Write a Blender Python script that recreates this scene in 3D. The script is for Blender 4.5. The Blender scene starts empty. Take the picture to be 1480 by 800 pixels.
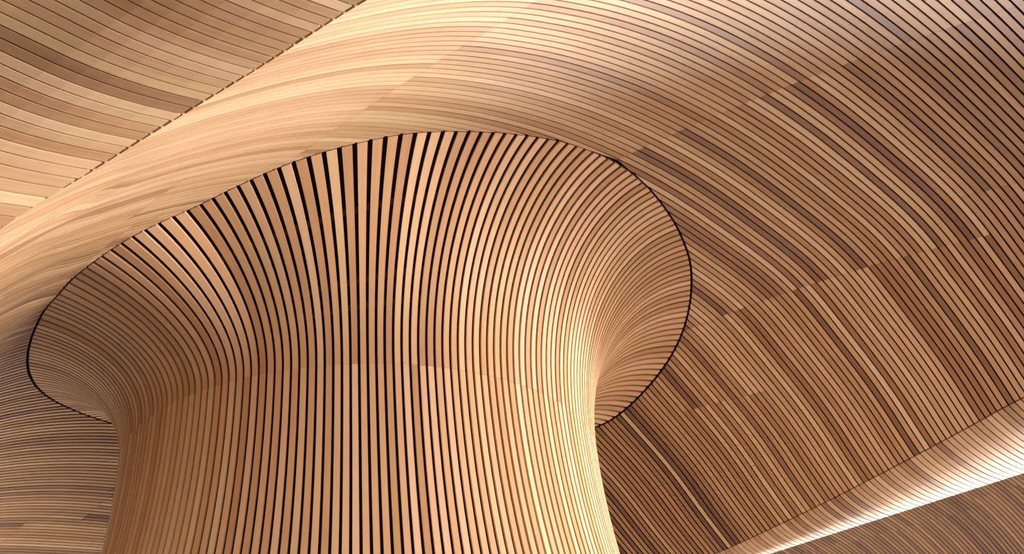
import bpy, math, random
import numpy as np

# ---------------------------------------------------------------------------
# Timber-lined hall: an undulating slatted ceiling (a wave that is extruded along
# one horizontal direction, "s", and rises and falls along the other, "t") with a
# flared, slatted column growing into it.  Units are metres, z is up.
# ---------------------------------------------------------------------------
# survey of the ceiling: for each station along s, a section as (t, height above eye)
#   M main vault, U lower wave before it, T turned-up edge after it, B next vault
TAB = {"S":[-11.3449,-10.9511,-10.5573,-10.1636,-9.7698,-9.3761,-8.9823,-8.5885,-8.1948,-7.801,-7.4073,-7.0135,-6.6197,-6.226,-5.8322,-5.4385,-5.0447,-4.6509,-4.2572,-3.8634,-3.4697,-3.0759,-2.6821,-2.2884,-1.8946,-1.5009,-1.1071,-0.7133,-0.3196],"M":[[[0.966,1.436],[1.153,1.65],[1.362,1.876],[1.592,2.112],[1.837,2.347],[2.093,2.576],[2.352,2.791],[2.607,2.982],[2.849,3.143],[3.088,3.284],[3.326,3.412],[3.561,3.524],[3.794,3.621],[4.023,3.702],[4.245,3.768],[4.464,3.82],[4.677,3.858],[4.883,3.882],[5.082,3.892],[5.272,3.888],[5.46,3.877],[5.724,3.911],[6.017,3.953],[6.333,3.999],[6.633,4.022],[6.906,4.019],[7.167,3.999],[7.457,3.986],[7.773,3.976],[8.103,3.961],[8.431,3.935],[8.754,3.894],[9.088,3.848],[9.448,3.8],[9.829,3.748],[10.224,3.689],[10.632,3.62]],
[[0.966,1.436],[1.151,1.648],[1.36,1.873],[1.588,2.107],[1.83,2.341],[2.084,2.569],[2.342,2.782],[2.595,2.973],[2.837,3.135],[3.073,3.276],[3.31,3.404],[3.544,3.516],[3.776,3.614],[4.003,3.696],[4.225,3.762],[4.442,3.815],[4.654,3.854],[4.86,3.88],[5.058,3.891],[5.294,3.923],[5.56,3.968],[5.844,4.014],[6.153,4.065],[6.483,4.118],[6.795,4.147],[7.077,4.147],[7.337,4.124],[7.615,4.102],[7.912,4.081],[8.221,4.055],[8.528,4.017],[8.829,3.967],[9.135,3.909],[9.463,3.85],[9.812,3.788],[10.178,3.721],[10.557,3.646]],
[[0.966,1.436],[1.15,1.647],[1.357,1.871],[1.583,2.103],[1.824,2.335],[2.076,2.562],[2.332,2.775],[2.584,2.966],[2.825,3.127],[3.06,3.269],[3.296,3.397],[3.528,3.509],[3.759,3.607],[3.985,3.69],[4.206,3.757],[4.422,3.811],[4.633,3.851],[4.839,3.877],[5.116,3.952],[5.394,4.015],[5.673,4.067],[5.966,4.119],[6.281,4.172],[6.614,4.225],[6.928,4.254],[7.211,4.252],[7.467,4.226],[7.733,4.196],[8.014,4.165],[8.306,4.13],[8.595,4.084],[8.879,4.027],[9.162,3.959],[9.465,3.891],[9.788,3.821],[10.128,3.747],[10.483,3.667]],
[[0.966,1.436],[1.149,1.645],[1.354,1.868],[1.579,2.099],[1.819,2.33],[2.069,2.555],[2.323,2.768],[2.574,2.958],[2.814,3.121],[3.048,3.262],[3.282,3.39],[3.514,3.502],[3.742,3.6],[3.968,3.684],[4.188,3.752],[4.403,3.806],[4.631,3.862],[4.932,3.967],[5.222,4.049],[5.507,4.116],[5.791,4.17],[6.086,4.221],[6.399,4.272],[6.727,4.32],[7.039,4.346],[7.32,4.342],[7.57,4.311],[7.824,4.274],[8.091,4.235],[8.367,4.192],[8.642,4.14],[8.912,4.076],[9.176,4.002],[9.458,3.926],[9.758,3.85],[10.076,3.77],[10.408,3.685]],
[[0.966,1.436],[1.148,1.644],[1.352,1.865],[1.575,2.095],[1.813,2.325],[2.062,2.549],[2.315,2.761],[2.564,2.951],[2.804,3.114],[3.036,3.255],[3.269,3.383],[3.5,3.496],[3.727,3.594],[3.952,3.679],[4.171,3.748],[4.425,3.837],[4.748,3.972],[5.048,4.074],[5.338,4.155],[5.623,4.219],[5.907,4.271],[6.198,4.318],[6.505,4.363],[6.825,4.405],[7.132,4.427],[7.408,4.419],[7.654,4.385],[7.896,4.34],[8.15,4.294],[8.412,4.245],[8.675,4.187],[8.931,4.118],[9.181,4.038],[9.443,3.956],[9.723,3.873],[10.021,3.788],[10.333,3.699]],
[[0.966,1.436],[1.147,1.643],[1.35,1.863],[1.572,2.091],[1.808,2.32],[2.055,2.543],[2.307,2.755],[2.556,2.945],[2.794,3.108],[3.025,3.249],[3.257,3.377],[3.487,3.49],[3.713,3.589],[3.937,3.673],[4.222,3.803],[4.567,3.971],[4.877,4.092],[5.17,4.186],[5.455,4.26],[5.736,4.319],[6.015,4.366],[6.3,4.407],[6.598,4.444],[6.908,4.479],[7.209,4.497],[7.481,4.486],[7.722,4.448],[7.953,4.397],[8.195,4.345],[8.445,4.289],[8.695,4.226],[8.94,4.152],[9.177,4.068],[9.422,3.981],[9.685,3.893],[9.964,3.803],[10.258,3.71]],
[[0.966,1.436],[1.146,1.642],[1.348,1.861],[1.568,2.088],[1.803,2.315],[2.049,2.538],[2.3,2.749],[2.547,2.939],[2.785,3.102],[3.015,3.243],[3.246,3.371],[3.474,3.484],[3.7,3.583],[4.021,3.76],[4.394,3.968],[4.711,4.107],[5.005,4.211],[5.288,4.294],[5.565,4.359],[5.839,4.412],[6.112,4.453],[6.389,4.486],[6.678,4.517],[6.978,4.544],[7.273,4.557],[7.54,4.543],[7.776,4.502],[7.998,4.446],[8.229,4.388],[8.467,4.327],[8.707,4.259],[8.94,4.181],[9.167,4.094],[9.397,4.001],[9.643,3.908],[9.906,3.815],[10.183,3.719]],
[[0.966,1.436],[1.145,1.641],[1.346,1.859],[1.565,2.085],[1.799,2.311],[2.043,2.533],[2.293,2.743],[2.54,2.933],[2.777,3.097],[3.006,3.237],[3.235,3.365],[3.463,3.479],[3.82,3.707],[4.228,3.961],[4.552,4.119],[4.843,4.232],[5.122,4.321],[5.394,4.392],[5.663,4.45],[5.93,4.495],[6.197,4.53],[6.466,4.556],[6.746,4.58],[7.037,4.601],[7.325,4.609],[7.586,4.591],[7.818,4.548],[8.032,4.487],[8.252,4.424],[8.48,4.358],[8.71,4.286],[8.934,4.205],[9.15,4.114],[9.367,4.017],[9.599,3.921],[9.846,3.823],[10.108,3.724]],
[[0.966,1.436],[1.144,1.64],[1.344,1.857],[1.562,2.082],[1.795,2.308],[2.038,2.529],[2.286,2.738],[2.532,2.928],[2.769,3.092],[2.997,3.232],[3.226,3.36],[3.627,3.65],[4.064,3.951],[4.393,4.125],[4.684,4.248],[4.957,4.341],[5.224,4.417],[5.487,4.479],[5.748,4.528],[6.008,4.567],[6.269,4.596],[6.531,4.617],[6.803,4.634],[7.084,4.648],[7.365,4.653],[7.621,4.632],[7.849,4.586],[8.056,4.522],[8.267,4.454],[8.485,4.383],[8.706,4.308],[8.921,4.224],[9.128,4.13],[9.333,4.03],[9.552,3.929],[9.785,3.829],[10.033,3.726]],
[[0.966,1.436],[1.144,1.639],[1.342,1.855],[1.56,2.079],[1.791,2.304],[2.033,2.524],[2.281,2.733],[2.526,2.923],[2.762,3.087],[2.989,3.227],[3.44,3.589],[3.906,3.936],[4.233,4.121],[4.522,4.253],[4.792,4.353],[5.051,4.432],[5.308,4.498],[5.563,4.552],[5.818,4.595],[6.073,4.629],[6.327,4.652],[6.583,4.667],[6.847,4.679],[7.12,4.688],[7.395,4.688],[7.647,4.665],[7.87,4.617],[8.071,4.549],[8.274,4.478],[8.483,4.404],[8.696,4.325],[8.902,4.238],[9.101,4.142],[9.296,4.038],[9.502,3.935],[9.723,3.831],[9.958,3.726]],
[[0.966,1.436],[1.143,1.639],[1.341,1.854],[1.557,2.077],[1.788,2.301],[2.029,2.52],[2.275,2.729],[2.52,2.919],[2.755,3.083],[3.263,3.527],[3.745,3.911],[4.069,4.106],[4.353,4.244],[4.619,4.352],[4.876,4.437],[5.126,4.506],[5.375,4.564],[5.625,4.612],[5.874,4.65],[6.123,4.679],[6.373,4.698],[6.622,4.709],[6.88,4.716],[7.146,4.72],[7.415,4.717],[7.662,4.691],[7.882,4.641],[8.078,4.571],[8.274,4.496],[8.475,4.419],[8.679,4.337],[8.879,4.248],[9.07,4.149],[9.255,4.043],[9.451,3.937],[9.66,3.831],[9.883,3.724]],
[[0.966,1.436],[1.142,1.638],[1.339,1.852],[1.555,2.074],[1.785,2.298],[2.025,2.517],[2.27,2.725],[2.514,2.915],[3.102,3.474],[3.579,3.873],[3.897,4.075],[4.177,4.22],[4.438,4.333],[4.692,4.426],[4.939,4.502],[5.182,4.564],[5.426,4.616],[5.671,4.659],[5.916,4.693],[6.161,4.718],[6.406,4.734],[6.65,4.741],[6.902,4.744],[7.162,4.744],[7.425,4.737],[7.668,4.71],[7.885,4.659],[8.076,4.587],[8.266,4.509],[8.46,4.429],[8.657,4.345],[8.85,4.253],[9.034,4.153],[9.212,4.045],[9.397,3.936],[9.596,3.827],[9.808,3.718]],
[[0.966,1.436],[1.142,1.637],[1.338,1.851],[1.553,2.072],[1.782,2.295],[2.021,2.514],[2.266,2.721],[2.866,3.325],[3.408,3.82],[3.716,4.025],[3.99,4.176],[4.249,4.298],[4.498,4.397],[4.743,4.48],[4.984,4.55],[5.223,4.607],[5.462,4.655],[5.703,4.694],[5.944,4.725],[6.186,4.747],[6.427,4.759],[6.667,4.764],[6.914,4.764],[7.168,4.76],[7.426,4.751],[7.665,4.722],[7.879,4.67],[8.067,4.596],[8.251,4.517],[8.439,4.434],[8.63,4.348],[8.816,4.255],[8.995,4.153],[9.165,4.043],[9.342,3.932],[9.531,3.821],[9.733,3.711]],
[[0.966,1.436],[1.141,1.637],[1.337,1.85],[1.551,2.071],[1.779,2.293],[2.018,2.511],[2.262,2.718],[3.202,3.718],[3.526,3.955],[3.794,4.112],[4.048,4.241],[4.295,4.349],[4.536,4.439],[4.775,4.516],[5.012,4.582],[5.247,4.635],[5.484,4.68],[5.722,4.717],[5.96,4.745],[6.198,4.765],[6.436,4.776],[6.673,4.777],[6.915,4.775],[7.164,4.768],[7.417,4.757],[7.654,4.727],[7.865,4.674],[8.049,4.6],[8.229,4.519],[8.411,4.434],[8.596,4.346],[8.778,4.252],[8.951,4.149],[9.115,4.038],[9.284,3.925],[9.465,3.813],[9.658,3.701]],
[[0.966,1.436],[1.141,1.636],[1.336,1.848],[1.549,2.069],[1.777,2.29],[2.015,2.508],[2.964,3.564],[3.306,3.841],[3.587,4.027],[3.837,4.163],[4.08,4.278],[4.319,4.378],[4.555,4.463],[4.791,4.537],[5.025,4.599],[5.258,4.65],[5.492,4.694],[5.727,4.729],[5.963,4.755],[6.198,4.773],[6.433,4.782],[6.667,4.782],[6.905,4.778],[7.15,4.769],[7.399,4.756],[7.633,4.725],[7.842,4.672],[8.024,4.598],[8.199,4.515],[8.377,4.429],[8.558,4.34],[8.734,4.245],[8.903,4.141],[9.062,4.03],[9.224,3.915],[9.398,3.802],[9.583,3.689]],
[[0.966,1.436],[1.14,1.635],[1.334,1.847],[1.547,2.066],[1.773,2.287],[2.7,3.363],[3.057,3.678],[3.351,3.897],[3.612,4.06],[3.851,4.184],[4.087,4.292],[4.321,4.387],[4.553,4.468],[4.786,4.54],[5.017,4.601],[5.247,4.651],[5.479,4.694],[5.712,4.728],[5.945,4.753],[6.178,4.771],[6.41,4.779],[6.64,4.778],[6.874,4.773],[7.115,4.763],[7.36,4.749],[7.592,4.719],[7.8,4.667],[7.982,4.594],[8.153,4.511],[8.326,4.425],[8.502,4.335],[8.675,4.24],[8.84,4.137],[8.996,4.026],[9.151,3.911],[9.317,3.797],[9.495,3.683]],
[[0.966,1.436],[1.139,1.634],[1.332,1.844],[1.543,2.062],[2.424,3.13],[2.79,3.479],[3.089,3.722],[3.361,3.913],[3.61,4.064],[3.842,4.181],[4.073,4.285],[4.303,4.377],[4.531,4.458],[4.761,4.528],[4.99,4.589],[5.218,4.639],[5.447,4.681],[5.677,4.715],[5.907,4.741],[6.137,4.758],[6.366,4.767],[6.594,4.766],[6.824,4.76],[7.06,4.75],[7.3,4.735],[7.532,4.707],[7.74,4.658],[7.923,4.589],[8.091,4.506],[8.26,4.42],[8.432,4.331],[8.602,4.237],[8.764,4.136],[8.917,4.026],[9.066,3.911],[9.225,3.797],[9.396,3.684]],
[[1.003,1.48],[1.179,1.678],[1.373,1.888],[2.244,2.98],[2.583,3.314],[2.87,3.559],[3.139,3.762],[3.392,3.932],[3.629,4.068],[3.853,4.178],[4.078,4.277],[4.303,4.365],[4.528,4.443],[4.753,4.512],[4.978,4.571],[5.202,4.62],[5.427,4.661],[5.653,4.694],[5.879,4.719],[6.105,4.736],[6.33,4.745],[6.553,4.744],[6.778,4.738],[7.009,4.728],[7.244,4.713],[7.472,4.687],[7.679,4.641],[7.86,4.574],[8.025,4.493],[8.19,4.409],[8.357,4.322],[8.524,4.23],[8.683,4.131],[8.834,4.024],[8.978,3.911],[9.129,3.798],[9.292,3.686]],
[[1.119,1.612],[1.302,1.813],[2.212,2.977],[2.494,3.245],[2.755,3.467],[3.008,3.661],[3.252,3.831],[3.485,3.974],[3.705,4.089],[3.921,4.19],[4.138,4.281],[4.356,4.363],[4.573,4.435],[4.792,4.499],[5.01,4.554],[5.227,4.599],[5.446,4.638],[5.665,4.669],[5.885,4.692],[6.103,4.707],[6.321,4.714],[6.537,4.712],[6.756,4.706],[6.979,4.696],[7.206,4.682],[7.427,4.656],[7.626,4.611],[7.803,4.547],[7.962,4.469],[8.122,4.388],[8.284,4.304],[8.445,4.216],[8.6,4.121],[8.747,4.019],[8.886,3.91],[9.03,3.8],[9.183,3.691]],
[[1.883,2.649],[2.155,2.933],[2.401,3.161],[2.639,3.365],[2.876,3.55],[3.11,3.718],[3.337,3.864],[3.554,3.988],[3.762,4.09],[3.971,4.183],[4.182,4.268],[4.392,4.344],[4.603,4.412],[4.814,4.472],[5.025,4.523],[5.236,4.566],[5.448,4.602],[5.661,4.631],[5.873,4.653],[6.085,4.667],[6.295,4.673],[6.504,4.672],[6.716,4.666],[6.932,4.656],[7.153,4.643],[7.365,4.618],[7.559,4.576],[7.732,4.516],[7.887,4.442],[8.042,4.364],[8.198,4.284],[8.355,4.2],[8.507,4.11],[8.651,4.013],[8.787,3.91],[8.924,3.804],[9.07,3.699]],
[[2.057,2.837],[2.277,3.042],[2.497,3.232],[2.719,3.41],[2.942,3.576],[3.163,3.727],[3.377,3.858],[3.582,3.967],[3.783,4.063],[3.986,4.152],[4.189,4.233],[4.393,4.305],[4.598,4.37],[4.803,4.427],[5.008,4.475],[5.213,4.517],[5.419,4.552],[5.625,4.58],[5.831,4.602],[6.036,4.616],[6.24,4.622],[6.443,4.622],[6.649,4.617],[6.859,4.609],[7.073,4.597],[7.281,4.575],[7.471,4.536],[7.641,4.481],[7.794,4.412],[7.945,4.338],[8.098,4.262],[8.251,4.183],[8.401,4.099],[8.544,4.008],[8.68,3.911],[8.812,3.809],[8.952,3.708]],
[[2.13,2.893],[2.334,3.072],[2.542,3.244],[2.753,3.408],[2.966,3.561],[3.176,3.699],[3.379,3.819],[3.574,3.92],[3.77,4.013],[3.967,4.098],[4.165,4.176],[4.363,4.246],[4.562,4.309],[4.761,4.365],[4.96,4.412],[5.159,4.453],[5.359,4.488],[5.56,4.516],[5.76,4.538],[5.96,4.553],[6.159,4.561],[6.357,4.562],[6.557,4.559],[6.761,4.553],[6.969,4.543],[7.174,4.525],[7.362,4.492],[7.532,4.442],[7.684,4.379],[7.832,4.31],[7.982,4.238],[8.134,4.164],[8.283,4.086],[8.427,4.001],[8.563,3.91],[8.694,3.814],[8.829,3.717]],
[[2.153,2.886],[2.346,3.052],[2.546,3.214],[2.749,3.368],[2.953,3.512],[3.154,3.641],[3.348,3.754],[3.537,3.85],[3.727,3.94],[3.918,4.024],[4.11,4.099],[4.303,4.168],[4.497,4.23],[4.69,4.285],[4.883,4.332],[5.077,4.374],[5.272,4.409],[5.468,4.439],[5.663,4.461],[5.858,4.478],[6.052,4.488],[6.245,4.491],[6.441,4.491],[6.64,4.487],[6.843,4.481],[7.045,4.467],[7.233,4.44],[7.404,4.397],[7.557,4.34],[7.704,4.276],[7.853,4.21],[8.002,4.141],[8.152,4.069],[8.297,3.991],[8.436,3.908],[8.569,3.818],[8.702,3.726]],
[[2.134,2.835],[2.322,2.993],[2.515,3.148],[2.712,3.296],[2.909,3.434],[3.103,3.558],[3.29,3.665],[3.474,3.759],[3.659,3.848],[3.847,3.93],[4.034,4.005],[4.223,4.074],[4.412,4.136],[4.601,4.19],[4.79,4.238],[4.981,4.281],[5.172,4.317],[5.363,4.348],[5.555,4.373],[5.747,4.391],[5.938,4.404],[6.128,4.41],[6.321,4.412],[6.517,4.411],[6.718,4.408],[6.918,4.398],[7.106,4.375],[7.278,4.338],[7.433,4.287],[7.581,4.229],[7.73,4.167],[7.88,4.103],[8.032,4.037],[8.18,3.965],[8.322,3.887],[8.459,3.804],[8.593,3.717]],
[[2.16,2.813],[2.342,2.964],[2.53,3.11],[2.719,3.249],[2.907,3.376],[3.091,3.489],[3.268,3.587],[3.447,3.677],[3.627,3.763],[3.808,3.841],[3.99,3.913],[4.173,3.979],[4.356,4.039],[4.54,4.093],[4.723,4.14],[4.908,4.182],[5.095,4.218],[5.281,4.249],[5.468,4.275],[5.655,4.294],[5.841,4.308],[6.027,4.316],[6.217,4.321],[6.41,4.324],[6.608,4.323],[6.804,4.317],[6.989,4.298],[7.159,4.266],[7.314,4.22],[7.462,4.167],[7.611,4.111],[7.763,4.053],[7.915,3.993],[8.066,3.928],[8.211,3.857],[8.352,3.781],[8.489,3.701]],
[[2.188,2.784],[2.365,2.927],[2.546,3.064],[2.726,3.191],[2.903,3.306],[3.075,3.407],[3.245,3.498],[3.418,3.585],[3.591,3.666],[3.766,3.74],[3.942,3.809],[4.118,3.873],[4.295,3.93],[4.473,3.982],[4.651,4.028],[4.831,4.07],[5.011,4.106],[5.193,4.138],[5.374,4.164],[5.557,4.185],[5.738,4.2],[5.921,4.211],[6.108,4.22],[6.298,4.225],[6.493,4.229],[6.685,4.225],[6.867,4.21],[7.035,4.182],[7.189,4.142],[7.337,4.095],[7.488,4.046],[7.641,3.995],[7.795,3.941],[7.948,3.884],[8.098,3.821],[8.243,3.752],[8.385,3.68]],
[[2.193,2.727],[2.364,2.862],[2.536,2.988],[2.706,3.104],[2.872,3.207],[3.034,3.299],[3.199,3.387],[3.365,3.469],[3.532,3.546],[3.701,3.618],[3.87,3.684],[4.041,3.746],[4.212,3.802],[4.383,3.852],[4.557,3.898],[4.731,3.94],[4.907,3.977],[5.084,4.01],[5.261,4.038],[5.439,4.061],[5.617,4.079],[5.797,4.093],[5.982,4.105],[6.17,4.115],[6.363,4.123],[6.553,4.123],[6.731,4.112],[6.898,4.089],[7.052,4.055],[7.203,4.015],[7.356,3.973],[7.511,3.929],[7.67,3.883],[7.827,3.833],[7.981,3.778],[8.132,3.718],[8.28,3.654]],
[[2.17,2.638],[2.333,2.763],[2.495,2.878],[2.654,2.983],[2.809,3.076],[2.965,3.164],[3.124,3.248],[3.283,3.327],[3.444,3.401],[3.606,3.47],[3.77,3.535],[3.935,3.595],[4.1,3.65],[4.267,3.7],[4.436,3.748],[4.606,3.79],[4.777,3.829],[4.95,3.864],[5.124,3.894],[5.299,3.92],[5.474,3.941],[5.653,3.96],[5.837,3.977],[6.025,3.992],[6.217,4.005],[6.404,4.009],[6.581,4.003],[6.748,3.986],[6.904,3.958],[7.058,3.926],[7.214,3.892],[7.374,3.856],[7.537,3.818],[7.7,3.777],[7.861,3.73],[8.02,3.679],[8.176,3.624]],
[[2.108,2.505],[2.26,2.619],[2.41,2.723],[2.556,2.816],[2.702,2.904],[2.851,2.989],[3.002,3.069],[3.154,3.145],[3.308,3.217],[3.463,3.285],[3.62,3.349],[3.778,3.408],[3.937,3.464],[4.101,3.519],[4.271,3.573],[4.442,3.623],[4.615,3.67],[4.79,3.712],[4.966,3.75],[5.143,3.784],[5.32,3.813],[5.502,3.841],[5.689,3.866],[5.88,3.89],[6.075,3.911],[6.265,3.923],[6.445,3.925],[6.616,3.917],[6.775,3.898],[6.932,3.874],[7.091,3.848],[7.254,3.82],[7.419,3.789],[7.585,3.756],[7.75,3.718],[7.912,3.675],[8.071,3.627]]],"U":[[[1.761,2.619],[1.636,2.577],[1.524,2.545],[1.421,2.521],[1.328,2.506],[1.241,2.498],[1.157,2.492],[1.075,2.483],[0.994,2.473],[0.915,2.46],[0.838,2.447],[0.764,2.437],[0.693,2.429],[0.623,2.425],[0.555,2.423],[0.489,2.425],[0.424,2.429]],
[[1.761,2.619],[1.636,2.577],[1.524,2.545],[1.421,2.521],[1.328,2.506],[1.241,2.498],[1.157,2.492],[1.075,2.483],[0.994,2.473],[0.915,2.46],[0.838,2.447],[0.764,2.437],[0.693,2.429],[0.623,2.425],[0.555,2.423],[0.489,2.425],[0.424,2.429]],
[[1.761,2.619],[1.636,2.577],[1.524,2.545],[1.421,2.521],[1.328,2.506],[1.241,2.498],[1.157,2.492],[1.075,2.483],[0.994,2.473],[0.915,2.46],[0.838,2.447],[0.764,2.437],[0.693,2.429],[0.623,2.425],[0.555,2.423],[0.489,2.425],[0.424,2.429]],
[[1.761,2.619],[1.636,2.577],[1.524,2.545],[1.421,2.521],[1.328,2.506],[1.241,2.498],[1.157,2.492],[1.075,2.483],[0.994,2.473],[0.915,2.46],[0.838,2.447],[0.764,2.437],[0.693,2.429],[0.623,2.425],[0.555,2.423],[0.489,2.425],[0.424,2.429]],
[[1.761,2.619],[1.636,2.577],[1.524,2.545],[1.421,2.521],[1.328,2.506],[1.241,2.498],[1.157,2.492],[1.075,2.483],[0.994,2.473],[0.915,2.46],[0.838,2.447],[0.764,2.437],[0.693,2.429],[0.623,2.425],[0.555,2.423],[0.489,2.425],[0.424,2.429]],
[[1.761,2.619],[1.636,2.577],[1.524,2.545],[1.421,2.521],[1.328,2.506],[1.241,2.498],[1.157,2.492],[1.075,2.483],[0.994,2.473],[0.915,2.46],[0.838,2.447],[0.764,2.437],[0.693,2.429],[0.623,2.425],[0.555,2.423],[0.489,2.425],[0.424,2.429]],
[[1.761,2.619],[1.636,2.577],[1.524,2.545],[1.421,2.521],[1.328,2.506],[1.241,2.498],[1.157,2.492],[1.075,2.483],[0.994,2.473],[0.915,2.46],[0.838,2.447],[0.764,2.437],[0.693,2.429],[0.623,2.425],[0.555,2.423],[0.489,2.425],[0.424,2.429]],
[[1.761,2.619],[1.636,2.577],[1.524,2.545],[1.421,2.521],[1.328,2.506],[1.241,2.498],[1.157,2.492],[1.075,2.483],[0.994,2.473],[0.915,2.46],[0.838,2.447],[0.764,2.437],[0.693,2.429],[0.623,2.425],[0.555,2.423],[0.489,2.425],[0.424,2.429]],
[[1.761,2.619],[1.636,2.577],[1.524,2.545],[1.421,2.521],[1.328,2.506],[1.241,2.498],[1.157,2.492],[1.075,2.483],[0.994,2.473],[0.915,2.46],[0.838,2.447],[0.764,2.437],[0.693,2.429],[0.623,2.425],[0.555,2.423],[0.489,2.425],[0.424,2.429]],
[[1.761,2.619],[1.636,2.577],[1.524,2.545],[1.421,2.521],[1.328,2.506],[1.241,2.498],[1.157,2.492],[1.075,2.483],[0.994,2.473],[0.915,2.46],[0.838,2.447],[0.764,2.437],[0.693,2.429],[0.623,2.425],[0.555,2.423],[0.489,2.425],[0.424,2.429]],
[[1.761,2.619],[1.636,2.577],[1.524,2.545],[1.421,2.521],[1.328,2.506],[1.241,2.498],[1.157,2.492],[1.075,2.483],[0.994,2.473],[0.915,2.46],[0.838,2.447],[0.764,2.437],[0.693,2.429],[0.623,2.425],[0.555,2.423],[0.489,2.425],[0.424,2.429]],
[[1.761,2.619],[1.636,2.577],[1.524,2.545],[1.421,2.521],[1.328,2.506],[1.241,2.498],[1.157,2.492],[1.075,2.483],[0.994,2.473],[0.915,2.46],[0.838,2.447],[0.764,2.437],[0.693,2.429],[0.623,2.425],[0.555,2.423],[0.489,2.425],[0.424,2.429]],
[[1.761,2.619],[1.636,2.577],[1.524,2.545],[1.421,2.521],[1.328,2.506],[1.241,2.498],[1.157,2.492],[1.075,2.483],[0.994,2.473],[0.915,2.46],[0.838,2.447],[0.764,2.437],[0.693,2.429],[0.623,2.425],[0.555,2.423],[0.489,2.425],[0.424,2.429]],
[[1.761,2.619],[1.636,2.577],[1.524,2.545],[1.421,2.521],[1.328,2.506],[1.241,2.498],[1.157,2.492],[1.075,2.483],[0.994,2.473],[0.915,2.46],[0.838,2.447],[0.764,2.437],[0.693,2.429],[0.623,2.425],[0.555,2.423],[0.489,2.425],[0.424,2.429]],
[[1.761,2.619],[1.636,2.577],[1.524,2.545],[1.421,2.521],[1.328,2.506],[1.241,2.498],[1.157,2.492],[1.075,2.483],[0.994,2.473],[0.915,2.46],[0.838,2.447],[0.764,2.437],[0.693,2.429],[0.623,2.425],[0.555,2.423],[0.489,2.425],[0.424,2.429]],
[[1.761,2.619],[1.636,2.577],[1.524,2.545],[1.421,2.521],[1.328,2.506],[1.241,2.498],[1.157,2.492],[1.075,2.483],[0.994,2.473],[0.915,2.46],[0.838,2.447],[0.764,2.437],[0.693,2.429],[0.623,2.425],[0.555,2.423],[0.489,2.425],[0.424,2.429]],
[[1.761,2.619],[1.636,2.577],[1.524,2.545],[1.421,2.521],[1.328,2.506],[1.241,2.498],[1.157,2.492],[1.075,2.483],[0.994,2.473],[0.915,2.46],[0.838,2.447],[0.764,2.437],[0.693,2.429],[0.623,2.425],[0.555,2.423],[0.489,2.425],[0.424,2.429]],
[[1.771,2.612],[1.646,2.571],[1.533,2.539],[1.431,2.516],[1.337,2.501],[1.25,2.493],[1.167,2.487],[1.085,2.479],[1.004,2.469],[0.925,2.457],[0.848,2.444],[0.773,2.434],[0.702,2.427],[0.632,2.422],[0.565,2.421],[0.499,2.423],[0.434,2.428]],
[[1.8,2.592],[1.675,2.552],[1.562,2.522],[1.459,2.499],[1.365,2.486],[1.278,2.479],[1.194,2.474],[1.112,2.467],[1.031,2.457],[0.952,2.446],[0.875,2.435],[0.801,2.425],[0.729,2.419],[0.659,2.415],[0.592,2.415],[0.526,2.417],[0.461,2.423]],
[[1.883,2.649],[1.754,2.609],[1.637,2.579],[1.531,2.557],[1.434,2.545],[1.345,2.539],[1.259,2.534],[1.174,2.528],[1.091,2.519],[1.009,2.508],[0.929,2.497],[0.853,2.489],[0.779,2.483],[0.707,2.48],[0.637,2.48],[0.569,2.483],[0.503,2.49]],
[[2.057,2.837],[1.917,2.796],[1.791,2.764],[1.676,2.742],[1.572,2.729],[1.475,2.724],[1.382,2.72],[1.291,2.714],[1.201,2.705],[1.113,2.694],[1.027,2.683],[0.944,2.675],[0.864,2.669],[0.787,2.667],[0.712,2.668],[0.638,2.672],[0.566,2.679]],
[[2.13,2.893],[1.987,2.851],[1.857,2.82],[1.739,2.798],[1.632,2.786],[1.533,2.781],[1.438,2.777],[1.344,2.772],[1.252,2.764],[1.161,2.753],[1.073,2.743],[0.988,2.734],[0.906,2.729],[0.827,2.727],[0.75,2.729],[0.675,2.734],[0.601,2.742]],
[[2.153,2.886],[2.009,2.846],[1.878,2.815],[1.76,2.794],[1.653,2.782],[1.553,2.778],[1.458,2.775],[1.364,2.77],[1.271,2.762],[1.181,2.753],[1.092,2.742],[1.007,2.735],[0.925,2.73],[0.845,2.729],[0.768,2.731],[0.693,2.736],[0.619,2.745]],
[[2.134,2.835],[1.992,2.795],[1.864,2.766],[1.747,2.745],[1.641,2.734],[1.543,2.73],[1.449,2.728],[1.356,2.723],[1.265,2.716],[1.176,2.707],[1.089,2.698],[1.005,2.69],[0.924,2.686],[0.845,2.685],[0.769,2.688],[0.695,2.693],[0.623,2.702]],
[[2.16,2.813],[2.017,2.775],[1.889,2.746],[1.772,2.727],[1.666,2.717],[1.568,2.714],[1.474,2.713],[1.381,2.709],[1.29,2.703],[1.201,2.694],[1.113,2.686],[1.029,2.679],[0.949,2.676],[0.87,2.676],[0.794,2.679],[0.72,2.685],[0.648,2.695]],
[[2.188,2.784],[2.045,2.748],[1.916,2.72],[1.8,2.703],[1.694,2.694],[1.596,2.692],[1.502,2.692],[1.409,2.689],[1.318,2.684],[1.229,2.676],[1.142,2.669],[1.058,2.663],[0.977,2.661],[0.899,2.661],[0.823,2.665],[0.749,2.672],[0.677,2.683]],
[[2.193,2.727],[2.052,2.693],[1.924,2.668],[1.809,2.651],[1.704,2.644],[1.607,2.643],[1.514,2.644],[1.423,2.642],[1.333,2.638],[1.244,2.632],[1.158,2.625],[1.075,2.62],[0.995,2.619],[0.918,2.62],[0.843,2.625],[0.77,2.633],[0.699,2.644]],
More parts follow.
